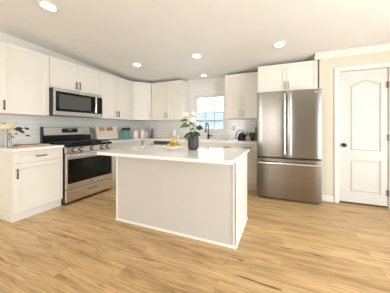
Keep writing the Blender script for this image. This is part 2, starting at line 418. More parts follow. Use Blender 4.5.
# outside the kitchen window
struct(MB().box(-14, 10, YB + 0.3, 22, -0.5, -0.4).build('ground', 'lawn'), 'lawn outside the window', 'ground')
h = thing('house', 'pale blue neighbouring house seen through the kitchen window', 'house', (-3.2, 14.5, -0.4))
MB().box(-6, 6, 0, 5, 0, 2.2).build('siding_wall', 'siding', h)
b = MB(); b.sweep([(-0.4, 2.2), (2.5, 3.3), (5.4, 2.2)], (-6.3, 0, 0), (6.3, 0, 0), (0, 1, 0)); b.build('roof', 'roofing', h)

# pantry door
d1 = MB()
yf = YD + 0.012
# slab built as a raised frame around two recessed, then raised panels
px0, px1 = 0.982, 1.362
def arch(x0, x1, z0, zs, zp, n=16):
    pts = [(x0, z0), (x1, z0), (x1, zs)]
    for i in range(1, n):
        t = i / n; x = x1 + (x0 - x1) * t
        s = abs(2 * t - 1)
        pts.append((x, zs + (zp - zs) * (0.5 + 0.5 * math.cos(math.pi * s))))
    pts.append((x0, zs)); return pts
def plate_with_holes(mb, outer, holes, ya, yb):
    b = bmesh.new(); edges = []
    for loop in [outer] + holes:
        vs = [b.verts.new((p[0], ya, p[1])) for p in loop]
        edges += [b.edges.new((vs[i], vs[(i + 1) % len(vs)])) for i in range(len(vs))]
    r = bmesh.ops.triangle_fill(b, use_beauty=True, use_dissolve=False, edges=edges)
    fs = [f for f in r['geom'] if isinstance(f, bmesh.types.BMFace)]
    ex = bmesh.ops.extrude_face_region(b, geom=fs)
    bmesh.ops.translate(b, vec=(0, yb - ya, 0), verts=[v for v in ex['geom'] if isinstance(v, bmesh.types.BMVert)])
    bmesh.ops.recalc_face_normals(b, faces=b.faces)
    mb._join(b)
h1 = arch(px0, px1, 0.811, 1.835, 1.905); h2 = [(px0, 0.18), (px1, 0.18), (px1, 0.682), (px0, 0.682)]
plate_with_holes(d1, [(DX0, 0.028), (DX1, 0.028), (DX1, DZ), (DX0, DZ)], [h1, h2], yf, yf + 0.016)
d1.box(DX0, DX1, yf + 0.016, yf + 0.038, 0.028, DZ)
def inset_pts(pts, k):
    cx = sum(p[0] for p in pts) / len(pts); zs = [p[1] for p in pts]; cz = (min(zs) + max(zs)) / 2
    sx = 1 - 2 * k / (px1 - px0); sz = 1 - 2 * k / (max(zs) - min(zs))
    return [((px0 + px1) / 2 + (p[0] - (px0 + px1) / 2) * sx, cz + (p[1] - cz) * sz) for p in pts]
def raised(mb, pts):
    b = bmesh.new(); a = inset_pts(pts, 0.016); c2 = inset_pts(pts, 0.034)
    v0 = [b.verts.new((p[0], yf + 0.0155, p[1])) for p in a]; v1 = [b.verts.new((p[0], yf + 0.002, p[1])) for p in c2]
    n = len(a); b.faces.new(v1)
    for i in range(n): b.faces.new((v0[i], v0[(i + 1) % n], v1[(i + 1) % n], v1[i]))
    bmesh.ops.recalc_face_normals(b, faces=b.faces)
    mb._join(b)
raised(d1, h1); raised(d1, h2)
door = struct(d1.build('door_1', 'door'), 'white pantry door with an arched upper panel', 'door')
b = MB()
cw = 0.066
b.box(DX0 - 0.006 - cw, DX0 - 0.006, YD - 0.018, YD, 0, DZ + 0.006, 0.004).box(DX1 + 0.006, DX1 + 0.006 + cw, YD - 0.018, YD, 0, DZ + 0.006, 0.004)
b.box(DX0 - 0.006 - cw, DX1 + 0.006 + cw, YD - 0.018, YD, DZ + 0.006, DZ + 0.006 + cw, 0.004)
b.box(DX0 - 0.012, DX0 - 0.004, YD, YD + T, 0, DZ + 0.012).box(DX1 + 0.004, DX1 + 0.012, YD, YD + T, 0, DZ + 0.012).box(DX0 - 0.012, DX1 + 0.012, YD, YD + T, DZ + 0.004, DZ + 0.012)
b.build('casing', 'trim', door)
k = MB(); rot = Matrix.Translation((0.905, yf, 0.905)) @ Matrix.Rotation(R(90), 4, 'X')
k.lathe([(0.0, 0), (0.030, 0), (0.030, 0.006), (0.012, 0.010), (0.011, 0.03), (0.022, 0.038), (0.029, 0.05), (0.027, 0.062), (0.016, 0.07), (0, 0.071)], 20, mtx=rot)
k.build('knob', 'black_metal', door, True)['label'] = 'black round door knob'
for z in (0.22, 1.03, 1.80):
    MB().tube([(DX1 + 0.002, YD - 0.012, z - 0.045), (DX1 + 0.002, YD - 0.012, z + 0.045)], 0.007, 8).box(DX1 - 0.025, DX1 + 0.004, YD + 0.006, YD + 0.0119, z - 0.045, z + 0.045).build('hinge', 'nickel', door, True)

# recessed lights
LIGHTS = [(-2.37, 1.23, 'recessed ceiling light nearest the viewer, by the left crown molding'),
          (-0.03, 2.90, 'recessed ceiling light in front of the refrigerator'),
          (-1.35, 2.86, 'recessed ceiling light above the far side of the island'),
          (-2.63, 2.84, 'recessed ceiling light near the corner cabinets'),
          (-1.62, 3.80, 'recessed ceiling light right above the sink and window')]
for x, y, lab in LIGHTS:
    sl = -0.06 if y > 1 else 0
    t = thing('recessed_light', lab, 'ceiling light', (x, y, zc(y)), 0, 'recessed ceiling lights')
    t.rotation_euler = (math.atan(sl), 0, 0)
    MB().lathe([(0.068, -0.002), (0.095, -0.002), (0.095, -0.006), (0.088, -0.010), (0.068, -0.008)], 28, close=False).lathe([(0.095, -0.002), (0.095, 0.0)], 28, close=False).build('trim_ring', 'white', t, True)
    sd = bpy.data.lights.new('downlight', 'SPOT'); sd.energy = 4 if y > 3.5 else 16; sd.color = (1.0, 0.95, 0.87); sd.spot_size = R(130); sd.spot_blend = 0.9; sd.shadow_soft_size = 0.07
    so = bpy.data.objects.new('downlight', sd); COL.objects.link(so); so.parent = t; so.location = (0, 0, -0.03)
    MB().lathe([(0, -0.0075), (0.0675, -0.0075), (0.0675, -0.001), (0, -0.001)], 28).build('lens', 'lamp_dim' if y > 3.5 else 'lamp', t)

# ------------------------------------------------------------------ cabinets
def shaker(mb, x0, x1, z0, z1, y, st=0.058, th=0.02):
    """door or drawer front whose outer face is at local y"""
    mb.box(x0, x0 + st, y, y + th, z0, z1, 0.0015).box(x1 - st, x1, y, y + th, z0, z1, 0.0015)
    mb.box(x0 + st, x1 - st, y, y + th, z0, z0 + st, 0.0015).box(x0 + st, x1 - st, y, y + th, z1 - st, z1, 0.0015)
    mb.box(x0 + st - 0.003, x1 - st + 0.003, y + 0.012, y + th - 0.001, z0 + st - 0.003, z1 - st + 0.003)
def pull(parent, x, y, z, length=0.13, vertical=True, m='bronze'):
    mb = MB(); h = length / 2
    if vertical:
        mb.box(x - 0.006, x + 0.006, y - 0.034, y - 0.024, z - h, z + h, 0.002)
        for s in (-1, 1): mb.box(x - 0.005, x + 0.005, y - 0.026, y, z + s * (h - 0.018) - 0.005, z + s * (h - 0.018) + 0.005)
    else:
        mb.box(x - h, x + h, y - 0.034, y - 0.024, z - 0.006, z + 0.006, 0.002)
        for s in (-1, 1): mb.box(x + s * (h - 0.018) - 0.005, x + s * (h - 0.018) + 0.005, y - 0.026, y, z - 0.005, z + 0.005)
    o = mb.build('handle', m, parent); return o
def wall_cabinet(label, loc, rz, w, z0, z1, depth, ndoors, hside=None, hm='bronze', pitch=0.013):
    """local: x 0..w along the wall, back at y=0, front towards -y"""
    t = thing('wall_cabinet', label, 'cabinet', (loc[0], loc[1], z0), rz, 'white shaker wall cabinets')
    H = z1 - z0; fy = -depth
    MB().box(0, w, fy + 0.021, 0, 0, H, 0.001).build('body', 'cabinet', t)
    dw = w / ndoors
    for i in range(ndoors):
        mb = MB(); shaker(mb, i * dw + 0.0018, (i + 1) * dw - 0.0018, 0.001, H - 0.002, fy)
        dr = mb.build('door', 'cabinet', t)
        if ndoors == 2: hx = dw - 0.030 if i == 0 else dw + 0.030
        else: hx = 0.030 if hside == 'left' else w - 0.030
        pull(dr, hx, fy, 0.105, 0.128, True, hm)
    return t
def base_cabinet(label, loc, rz, w, fronts, depth=0.61, hm='bronze'):
    t = thing('base_cabinet', label, 'cabinet', (loc[0], loc[1], 0), rz, 'white shaker base cabinets')
    fy = -depth
    MB().box(0, w, fy + 0.021, 0, 0.10, 0.876, 0.001).build('body', 'cabinet', t)
    MB().box(0.002, w - 0.002, fy + 0.035, -0.02, 0, 0.10).build('toe_kick', 'trim', t)
    for kind, x0, x1, z0, z1, hx, hz in fronts:
        mb = MB(); shaker(mb, x0 + 0.0018, x1 - 0.0018, z0, z1, fy, 0.058 if kind == 'door' else 0.04)
        f = mb.build(kind, 'cabinet', t)
        if hx is not None: pull(f, hx, fy, hz, 0.128, kind == 'door', hm)
    return t
LZ = R(90)   # left-wall cabinets face +x
ZU0, ZU1 = 1.362, 2.289
YU0 = 1.752
YA, YS0, YS1, YDG, XDG = 1.215, 1.780, 2.595, 3.437, -3.02
g = 0.001
wall_cabinet('single-door white wall cabinet above the flower vase, left of the microwave', (XL + g, YA), LZ, YU0 - YA - 0.002, ZU0, ZU1, 0.33, 1, 'left')
wall_cabinet('short two-door white cabinet directly above the microwave', (XL + g, YU0), LZ, YS1 - YU0 - 0.002, 1.802, ZU1, 0.33, 2)
wall_cabinet('two-door white wall cabinet between microwave and corner cabinet, above the cookbook', (XL + g, YS1), LZ, YDG - YS1 - 0.001, ZU0, ZU1, 0.33, 2)
wall_cabinet('two-door white wall cabinet left of the window, beside the corner cabinet', (XDG + 0.001, YB - g), 0, -2.155 - XDG - 0.001, ZU0, ZU1, 0.33, 2, hm='nickel')
wall_cabinet('two-door white wall cabinet between window and refrigerator', (-1.118, YB - g), 0, 0.706, ZU0, ZU1, 0.33, 2, hm='nickel')
wall_cabinet('deep two-door white cabinet above the refrigerator', (-0.402, YB - g), 0, 0.965, 1.802, ZU1, YB - 3.458, 2, hm='nickel')
# diagonal corner cabinet
t = thing('corner_cabinet', 'diagonal white wall cabinet in the kitchen corner above the canisters', 'cabinet', (XL, YB, ZU0), 0, 'white shaker wall cabinets')
H = ZU1 - ZU0
A = Vector((0.33, YDG - YB, 0)); Bp = Vector((XDG - XL, -0.33, 0))
dv = (Bp - A); L = dv.length; dv.normalize(); nv = Vector((dv.y, -dv.x, 0))
Ai, Bi = A - nv * 0.021, Bp - nv * 0.021
b = MB(); b.prism([(g, -g), (g, YDG - YB), (0.33 - 0.021, YDG - YB), (Ai.x, Ai.y), (Bi.x, Bi.y), (XDG - XL, -0.33 + 0.021), (XDG - XL, -g)], 0, H); b.build('body', 'cabinet', t)
fr = Matrix.Translation(A) @ Matrix.Rotation(math.atan2(dv.y, dv.x), 4, 'Z')
mb = MB(); shaker(mb, 0.012, L - 0.012, 0.001, H - 0.002, 0.0)
dr = mb.build('door', 'cabinet', t); dr.matrix_local = fr
pull(dr, L - 0.045, 0, 0.105, 0.128, True, 'nickel')

base_cabinet('white base cabinet with one drawer and door, left of the range', (XL + g, 1.226), LZ, YS0 - 1.226 - 0.003,
             [('drawer', 0.0, 0.551, 0.722, 0.872, 0.2755, 0.797), ('door', 0.0, 0.551, 0.105, 0.717, 0.032, 0.60)])
base_cabinet('white base cabinet right of the range, below the cookbook', (XL + g, YS1 + 0.005), LZ, 0.85,
             [('drawer', 0.0, 0.85, 0.722, 0.872, None, None), ('door', 0.0, 0.425, 0.105, 0.717, 0.393, 0.63), ('door', 0.425, 0.85, 0.105, 0.717, 0.457, 0.63)])
base_cabinet('white corner base cabinet behind the island, left of the dishwasher', (XL + 0.012, YB - 0.012), 0, 0.918, [('door', 0.62, 0.918, 0.105, 0.872, 0.888, 0.75)], 0.60)
base_cabinet('white sink base cabinet under the kitchen window', (-2.112, YB - g), 0, 0.93,
             [('drawer', 0.0, 0.93, 0.722, 0.872, None, None), ('door', 0.0, 0.465, 0.105, 0.717, 0.433, 0.63), ('door', 0.465, 0.93, 0.105, 0.717, 0.497, 0.63)])
base_cabinet('white base cabinet beside the refrigerator, below the black kettle', (-1.178, YB - g), 0, 0.776,
             [('drawer', 0.0, 0.388, 0.722, 0.872, 0.194, 0.797), ('drawer', 0.388, 0.776, 0.722, 0.872, 0.582, 0.797),
              ('door', 0.0, 0.388, 0.105, 0.717, 0.356, 0.63), ('door', 0.388, 0.776, 0.105, 0.717, 0.42, 0.63)])
# dishwasher
t = thing('dishwasher', 'dishwasher with dark control strip behind the island', 'dishwasher', (-2.74, YB, 0))
MB().box(0.004, 0.62, -0.585, -0.02, 0.02, 0.874).build('body', 'dark_grey', t)
dd = MB().box(0.004, 0.62, -0.615, -0.586, 0.11, 0.80, 0.004).build('door', 'steel_h', t)
MB().box(0.004, 0.62, -0.617, -0.586, 0.803, 0.874, 0.004).build('control_strip', 'dark_grey', t)
MB().tube([(0.06, -0.655, 0.76), (0.56, -0.655, 0.76)], 0.011, 10).box(0.07, 0.085, -0.655, -0.614, 0.755, 0.765).box(0.535, 0.55, -0.655, -0.614, 0.755, 0.765).build('handle', 'chrome', dd, True)

# countertops (the sink is let into the long one)
CT0, CT1 = 0.8765, 0.914
XF, YF = XL + 0.64, YB - 0.645
b = MB(); b.box(XL + 0.011, XF, 1.205, YS0 - 0.001, CT0, CT1, 0.004, 2)
tag(b.build('countertop', 'quartz'), 'short white quartz countertop left of the range', 'countertop')
SX0, SX1, SY0, SY1 = -1.96, -1.26, 3.56, 3.93
def flat_with_hole(outer, hole, z0, z1):
    b = bmesh.new(); edges = []
    for loop in (outer, hole):
        vs = [b.verts.new((p[0], p[1], z0)) for p in loop]
        edges += [b.edges.new((vs[i], vs[(i + 1) % len(vs)])) for i in range(len(vs))]
    r = bmesh.ops.triangle_fill(b, use_beauty=True, use_dissolve=False, edges=edges)
    ex = bmesh.ops.extrude_face_region(b, geom=[f for f in r['geom'] if isinstance(f, bmesh.types.BMFace)])
    bmesh.ops.translate(b, vec=(0, 0, z1 - z0), verts=[v for v in ex['geom'] if isinstance(v, bmesh.types.BMVert)])
    bmesh.ops.recalc_face_normals(b, faces=b.faces)
    m = MB(); m._join(b); return m
o = flat_with_hole([(XL + 0.011, YS1 + 0.001), (XF, YS1 + 0.001), (XF, YF), (-0.402, YF), (-0.402, YB - 0.011), (XL + 0.011, YB - 0.011)],
                   [(SX0, SY0), (SX0, SY1), (SX1, SY1), (SX1, SY0)], CT0, CT1).build('countertop', 'quartz')
tag(o, 'long white quartz countertop running round the corner under the window', 'countertop')
t = thing('sink', 'undermount sink let into the counter below the window', 'sink', (0, 0, 0))
b = MB(); zb = 0.70
b.box(SX0 - 0.01, SX0, SY0 - 0.01, SY1 + 0.01, zb, CT0 - 0.001).box(SX1, SX1 + 0.01, SY0 - 0.01, SY1 + 0.01, zb, CT0 - 0.001).box(SX0, SX1, SY0 - 0.01, SY0, zb, CT0 - 0.001).box(SX0, SX1, SY1, SY1 + 0.01, zb, CT0 - 0.001).box(SX0 - 0.01, SX1 + 0.01, SY0 - 0.01, SY1 + 0.01, zb - 0.01, zb)
b.build('basin', 'chrome', t)
MB().lathe([(0, 0.001), (0.04, 0.001), (0.042, 0.004), (0, 0.004)], 20, at=((SX0 + SX1) / 2, (SY0 + SY1) / 2, zb)).build('drain', 'dark_grey', t)
# faucet
t = thing('faucet', 'black gooseneck kitchen faucet below the window', 'faucet', (-1.585, 3.985, CT1))
MB().lathe([(0, 0), (0.030, 0), (0.030, 0.008), (0.024, 0.012), (0.024, 0.10), (0.020, 0.108), (0, 0.108)], 20).build('base', 'black_metal', t, True)
pts = [(0, 0, 0.10), (0, 0, 0.27)] + [(0, -0.075 + 0.075 * math.cos(a), 0.27 + 0.095 * math.sin(a)) for a in [math.pi * i / 10 for i in range(1, 11)]] + [(0, -0.15, 0.24)]
MB().tube(pts, 0.013, 12).build('spout', 'black_metal', t, True)
MB().tube([(0, -0.15, 0.245), (0, -0.15, 0.19), (0, -0.15, 0.15)], [0.015, 0.018, 0.020], 12).build('spray_head', 'black_metal', t, True)
MB().tube([(0.022, 0, 0.075), (0.06, 0, 0.078), (0.10, -0.005, 0.085)], [0.012, 0.008, 0.007], 10).build('lever', 'black_metal', t, True)

# ------------------------------------------------------------------ range
RW = YS1 - YS0 - 0.006
t = thing('range', 'stainless steel gas range with black oven window between the base cabinets', 'range', (XL + 0.012, YS0 + 0.003, 0), LZ)
fy = -0.668
MB().box(0, RW, fy + 0.04, -0.012, 0.03, 0.885, 0.002).build('body', 'enamel', t)
dr = MB().box(0.003, RW - 0.003, fy, fy + 0.039, 0.045, 0.222, 0.004).build('drawer', 'steel_h', t)
MB().box(RW * 0.40, RW * 0.62, fy - 0.003, fy + 0.001, 0.150, 0.163).build('drawer_pull', 'dark_grey', dr)
od = MB().box(0.003, RW - 0.003, fy, fy + 0.039, 0.230, 0.778, 0.004).build('oven_door', 'steel_h', t)
MB().box(0.022, RW - 0.022, fy - 0.003, fy + 0.002, 0.318, 0.690, 0.001).build('window', 'black_glass', od)
MB().tube([(0.05, fy - 0.052, 0.735), (RW - 0.05, fy - 0.052, 0.735)], 0.014, 12).box(0.07, 0.095, fy - 0.05, fy, 0.725, 0.745).box(RW - 0.095, RW - 0.07, fy - 0.05, fy, 0.725, 0.745).build('handle', 'steel_h', od, True)
rotx = Matrix.Rotation(R(90), 4, 'X')
MB().lathe([(0, 0), (0.013, 0), (0.013, 0.002), (0, 0.002)], 16, mtx=Matrix.Translation((RW / 2, fy, 0.272)) @ rotx).build('emblem', 'dark_grey', od)
cpn = MB(); cpn.sweep([(0, 0.785), (0, 0.872), (-0.035, 0.885), (-0.06, 0.885), (-0.06, 0.785)], (0.0, fy, 0), (RW, fy, 0), (0, -1, 0))
cp_ = cpn.build('control_panel', 'steel_h', t)
for f in (0.14, 0.27, 0.5, 0.73, 0.86):
    kx = Matrix.Translation((RW * f, fy, 0.828)) @ rotx
    kn = MB().lathe([(0, 0), (0.027, 0), (0.027, 0.006), (0.021, 0.010), (0.019, 0.034), (0.014, 0.038), (0, 0.038)], 18, mtx=kx).build('knob', 'chrome', t, True)
    MB().lathe([(0.0275, 0.0005), (0.037, 0.0005), (0.037, 0.012), (0.0275, 0.012)], 18, mtx=kx, close=False).build('knob_ring', 'dark_grey', kn)
MB().box(-0.002, RW + 0.002, fy + 0.01, -0.075, 0.886, 0.908, 0.006, 2).build('cooktop', 'enamel', t)
for i in range(3):
    gx0 = 0.03 + i * (RW - 0.06) / 3 + 0.004; gx1 = 0.03 + (i + 1) * (RW - 0.06) / 3 - 0.004
    mb = MB(); ya, yb2 = fy + 0.055, -0.115; z0, z1 = 0.930, 0.945; w = 0.006
    for x in (gx0 + w, gx1 - w, (gx0 + gx1) / 2): mb.box(x - w, x + w, ya, yb2, z0, z1, 0.002)
    for y in (ya + w, yb2 - w, ya + (yb2 - ya) * 0.27, ya + (yb2 - ya) * 0.5, ya + (yb2 - ya) * 0.73): mb.box(gx0, gx1, y - w, y + w, z0, z1, 0.002)
    for x in (gx0 + w, gx1 - w):
        for y in (ya + w, yb2 - w): mb.box(x - w, x + w, y - w, y + w, 0.9075, z0)
    mb.build('grate', 'cast_iron', t)
for bx, by in ((0.17, -0.22), (0.17, -0.48), (0.5, -0.35), (0.83, -0.22), (0.83, -0.48)):
    MB().lathe([(0, 0), (0.048, 0), (0.048, 0.008), (0.036, 0.010), (0.036, 0.018), (0, 0.019)], 20, at=(RW * bx, by, 0.9085)).build('burner', 'cast_iron', t, True)
MB().box(0.0, RW, -0.074, -0.012, 0.886, 1.035, 0.002).build('lower_back_panel', 'enamel', t)
bg = MB(); bg.sweep([(0.012, 1.036), (0.080, 1.036), (0.088, 1.05), (0.070, 1.178), (0.060, 1.186), (0.012, 1.186)], (0.012, 0, 0), (RW - 0.012, 0, 0), (0, -1, 0))
bgo = bg.build('backguard', 'steel_h', t)
for s in (0, 1):
    x0 = 0 if s == 0 else RW - 0.0115
    e = MB(); e.sweep([(0.012, 1.036), (0.084, 1.036), (0.092, 1.05), (0.074, 1.182), (0.062, 1.190), (0.012, 1.190)], (x0, 0, 0), (x0 + 0.0115, 0, 0), (0, -1, 0)); e.build('end_cap', 'enamel', t)
dp = MB(); dp.sweep([(0.0835, 1.085), (0.0865, 1.085), (0.0765, 1.160), (0.0725, 1.160)], (RW * 0.345, 0, 0), (RW * 0.675, 0, 0), (0, -1, 0)); dpo = dp.build('display', 'black_glass', bgo)
MB().box(RW * 0.47, RW * 0.55, -0.0835, -0.0805, 1.125, 1.140).build('clock_digits', mat('clock_grey', (0.35, 0.37, 0.38), 0.4), dpo)

# ------------------------------------------------------------------ microwave
t = thing('microwave', 'stainless steel over-the-range microwave with black door window', 'microwave', (XL + 0.002, YU0 + 0.003, 1.371), LZ)
RW = YS1 - YU0 - 0.018
fy = -0.425; H = 0.427
MB().box(0, RW, fy + 0.008, 0, 0.012, H, 0.002).build('body', 'enamel', t)
wd = RW * 0.835
mb = MB(); mb.box(0, RW, fy, fy + 0.0075, 0.395 - 0.02, H, 0.002).box(0, RW, fy, fy + 0.0075, 0.0, 0.065, 0.002)
mb.box(0, 0.03, fy, fy + 0.0075, 0.066, 0.374, 0.001)
mb.build('front_frame', 'steel_h', t)
dm = MB().box(0.031, wd, fy - 0.002, fy + 0.0075, 0.066, 0.374, 0.003).build('door', 'black_glass', t)
MB().box(0.075, wd - 0.105, fy - 0.0035, fy - 0.001, 0.105, 0.335).build('window', 'dark_screen', dm)
MB().tube([(wd - 0.03, fy - 0.045, 0.075), (wd - 0.03, fy - 0.048, 0.22), (wd - 0.03, fy - 0.045, 0.365)], 0.015, 12).box(wd - 0.04, wd - 0.02, fy - 0.04, fy, 0.08, 0.10).box(wd - 0.04, wd - 0.02, fy - 0.04, fy, 0.34, 0.36).build('handle', 'chrome', dm, True)
MB().box(wd + 0.002, RW - 0.002, fy, fy + 0.0075, 0.066, 0.374, 0.002).build('control_panel', 'black_glass', t)
bdg = MB().box(RW * 0.52 - 0.024, RW * 0.52 + 0.024, fy - 0.0015, fy + 0.001, 0.378, 0.418, 0.0006).build('badge', 'white', t)
MB().lathe([(0, 0), (0.013, 0), (0.013, 0.0025), (0, 0.0025)], 18, mtx=Matrix.Translation((RW * 0.52, fy, 0.398)) @ rotx).build('emblem', 'dark_grey', bdg)
MB().box(0.05, RW - 0.05, fy + 0.05, -0.04, 0.0, 0.0115).build('vent_grille', 'dark_grey', t)

# ------------------------------------------------------------------ refrigerator
FX0, FW = -0.386, 0.952
t = thing('refrigerator', 'stainless steel french-door refrigerator with bottom freezer beside the pantry', 'refrigerator', (FX0, 3.95, 0))
fy = 3.168 - 3.95
MB().box(0.004, FW - 0.004, fy + 0.085, 0, 0.03, 1.745, 0.004).build('body', 'dark_grey', t)
def door_slab(x0, x1, z0, z1, name, bow=0.012, n=10):
    pts = [(x0, fy + 0.083)]
    for i in range(n + 1):
        u = i / n; x = x0 + (x1 - x0) * u; X = (x / FW) * 2 - 1
        e = 0.010 if i in (0, n) else 0.0
        pts.append((x, fy + bow * X * X + e))
    pts.append((x1, fy + 0.083))
    return MB().prism(pts, z0, z1, bevel=0.004).build(name, 'steel', t, True, 30)
dl = door_slab(0.0, FW / 2 - 0.003, 0.700, 1.765, 'door'); dr2 = door_slab(FW / 2 + 0.003, FW, 0.700, 1.765, 'door')
fz = door_slab(0.0, FW, 0.035, 0.672, 'freezer_drawer')
MB().box(0.006, FW - 0.006, fy + 0.02, fy + 0.084, 0.674, 0.698).build('dark_gap', 'black_metal', t)
for dd, hx in ((dl, FW / 2 - 0.042), (dr2, FW / 2 + 0.042)):
    MB().tube([(hx, fy - 0.062, 0.76), (hx, fy - 0.064, 1.23), (hx, fy - 0.062, 1.71)], 0.0165, 12).box(hx - 0.010, hx + 0.010, fy - 0.06, fy + 0.006, 0.775, 0.80).box(hx - 0.010, hx + 0.010, fy - 0.06, fy + 0.006, 1.67, 1.695).build('handle', 'chrome', dd, True)
MB().tube([(0.03, fy - 0.055, 0.605)] + [(0.03 + (FW - 0.06) * i / 8, fy - 0.062 + 0.007 * ((i - 4) / 4) ** 2, 0.605) for i in range(1, 8)] + [(FW - 0.03, fy - 0.055, 0.605)], 0.017, 12).box(0.055, 0.08, fy - 0.05, fy + 0.012, 0.595, 0.615).box(FW - 0.08, FW - 0.055, fy - 0.05, fy + 0.012, 0.595, 0.615).build('handle', 'chrome', fz, True)
MB().box(FW - 0.10, FW - 0.06, fy + 0.004, fy + 0.011, 1.705, 1.722).build('emblem', 'chrome', dr2)
MB().box(0.03, FW - 0.03, fy + 0.06, fy + 0.10, 0.004, 0.032).build('base_grille', 'dark_grey', t)
for x in (0.06, FW - 0.06):
    for y in (fy + 0.13, -0.06): MB().lathe([(0, 0), (0.02, 0), (0.02, 0.031), (0, 0.031)], 12, at=(x, y, 0)).build('foot', 'dark_grey', t)
# panel closing the cabinet run beside the refrigerator
tag(MB().box(-0.4010, -0.3890, 3.46, YB - 0.012, 0.0, 1.800, 0.001).build('side_panel', 'cabinet'), 'tall white panel between the base cabinets and the refrigerator', 'panel')

# ------------------------------------------------------------------ island
IX0, IX1, IY0, IY1, IZ = -1.968, -0.414, 1.756, 2.409, 0.866
t = thing('kitchen_island', 'large pale kitchen island standing in the middle of the floor', 'kitchen island', (0, 0, 0))
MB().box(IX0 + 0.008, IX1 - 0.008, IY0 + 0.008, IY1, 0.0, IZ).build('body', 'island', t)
MB().box(IX0, IX0 + 0.022, IY0, IY0 + 0.008, 0.022, IZ, 0.001).build('corner_trim', 'trim', t)
MB().box(IX1 - 0.028, IX1, IY0, IY0 + 0.008, 0.022, IZ, 0.001).build('corner_trim', 'trim', t)
MB().box(IX1 - 0.008, IX1, IY0, IY1, 0.022, IZ, 0.001).build('end_panel', 'trim', t)
MB().box(IX0, IX0 + 0.008, IY0 + 0.008, IY1, 0.022, IZ, 0.001).build('end_panel', 'trim', t)
b = MB()
q = [(0, 0), (0.016, 0), (0.013, 0.012), (0.004, 0.021), (0, 0.022)]
b.sweep(q, (IX0 - 0.004, IY0 + 0.006, 0), (IX1 + 0.004, IY0 + 0.006, 0), (0, -1, 0))
b.sweep(q, (IX1 - 0.006, IY0 - 0.004, 0), (IX1 - 0.006, IY1, 0), (1, 0, 0)); b.sweep(q, (IX0 + 0.006, IY0 - 0.004, 0), (IX0 + 0.006, IY1, 0), (-1, 0, 0))
b.build('shoe_molding', 'trim', t)
op = MB().box(IX1 - 0.001, IX1 + 0.005, 2.02, 2.095, 0.62, 0.735, 0.002).build('outlet', 'white', t)
b = MB()
for z in (0.655, 0.70): b.box(IX1 + 0.0045, IX1 + 0.0065, 2.043, 2.072, z - 0.014, z + 0.014, 0.001)
b.build('socket', 'trim', op)
for i in range(3):
    dw = (IX1 - IX0 - 0.04) / 3; x0 = IX0 + 0.02 + i * dw
    mb = MB(); z0, z1 = 0.10, IZ - 0.01; y = IY1 + 0.001; st = 0.058
    mb.box(x0 + 0.002, x0 + st, y, y + 0.02, z0, z1).box(x0 + dw - st, x0 + dw - 0.002, y, y + 0.02, z0, z1).box(x0 + st, x0 + dw - st, y, y + 0.02, z0, z0 + st).box(x0 + st, x0 + dw - st, y, y + 0.02, z1 - st, z1).box(x0 + st - 0.002, x0 + dw - st + 0.002, y, y + 0.011, z0 + st - 0.002, z1 - st + 0.002)
    mb.build('door', 'trim', t)
def rounded(x0, x1, y0, y1, r, n=6):
    pts = []
    for cx, cy, a0 in ((x1 - r, y1 - r, 0), (x0 + r, y1 - r, 90), (x0 + r, y0 + r, 180), (x1 - r, y0 + r, 270)):
        for i in range(n + 1): pts.append((cx + r * math.cos(R(a0 + 90 * i / n)), cy + r * math.sin(R(a0 + 90 * i / n))))
    return pts
IT = 0.897
b = MB(); b.prism(rounded(-1.992, -0.380, 1.481, 2.437, 0.055), IZ + 0.0005, IT, bevel=0.004)
tag(b.build('island_countertop', 'quartz'), 'glossy white quartz slab with rounded corners topping the island', 'countertop')

# ------------------------------------------------------------------ things on the island
BX, BY = -1.235, 1.955
t = thing('fruit_bowl', 'shallow white bowl of lemons on the island', 'bowl', (BX, BY, IT + 0.0005))
MB().lathe([(0, 0), (0.052, 0), (0.056, 0.006), (0.090, 0.020), (0.119, 0.040), (0.131, 0.057), (0.127, 0.058), (0.114, 0.042), (0.085, 0.025), (0.05, 0.012), (0, 0.010)], 32).build('shell', 'ceramic', t, True)
lem = [(-0.056, -0.004, 0.052, 80, 'lemon at the left of the white bowl'), (0.046, -0.050, 0.054, 150, 'lemon at the right front of the white bowl'),
       (0.004, 0.060, 0.054, 10, 'lemon at the back of the white bowl'), (-0.030, -0.066, 0.058, -8, 'lemon lying at the front left of the white bowl'),
       (-0.006, 0.000, 0.098, 25, 'lemon lying on top of the others in the bowl'), (0.068, 0.016, 0.054, 85, 'lemon at the far right of the white bowl')]
for x, y, z, a, lab in lem:
    l = thing('lemon', lab, 'lemon', (BX + x, BY + y, IT + z), R(a), 'lemons in the white bowl')
    rz = Matrix.Rotation(R(90), 4, 'Y')
    MB().lathe([(0, -0.044), (0.006, -0.042), (0.009, -0.036), (0.022, -0.026), (0.030, -0.008), (0.030, 0.008), (0.022, 0.026), (0.010, 0.036), (0.006, 0.040), (0, 0.041)], 16, mtx=rz).build('skin', 'lemon', l, True)
    MB().lathe([(0, -0.047), (0.004, -0.046), (0.005, -0.0415), (0, -0.041)], 8, mtx=rz).build('stem_end', 'lemon_tip', l, True)

VX, VY = -1.035, 2.09
t = thing('vase', 'charcoal ribbed vase of white flowers on the island', 'vase', (VX, VY, IT + 0.0005))
prof = [(0, 0), (0.052, 0), (0.062, 0.012), (0.068, 0.04), (0.069, 0.12), (0.066, 0.155), (0.055, 0.178), (0.046, 0.192), (0.046, 0.200), (0.040, 0.200), (0.040, 0.190), (0.050, 0.17), (0.060, 0.12), (0.058, 0.03), (0, 0.02)]
b = MB(); b.lathe(prof, 48)
for v in b.bm.verts:
    r = math.hypot(v.co.x, v.co.y)
    if r > 0.05 and 0.01 < v.co.z < 0.18:
        f = 1 + 0.022 * math.cos(12 * math.atan2(v.co.y, v.co.x)); v.co.x *= f; v.co.y *= f
b.build('body', 'charcoal', t, True, 60)

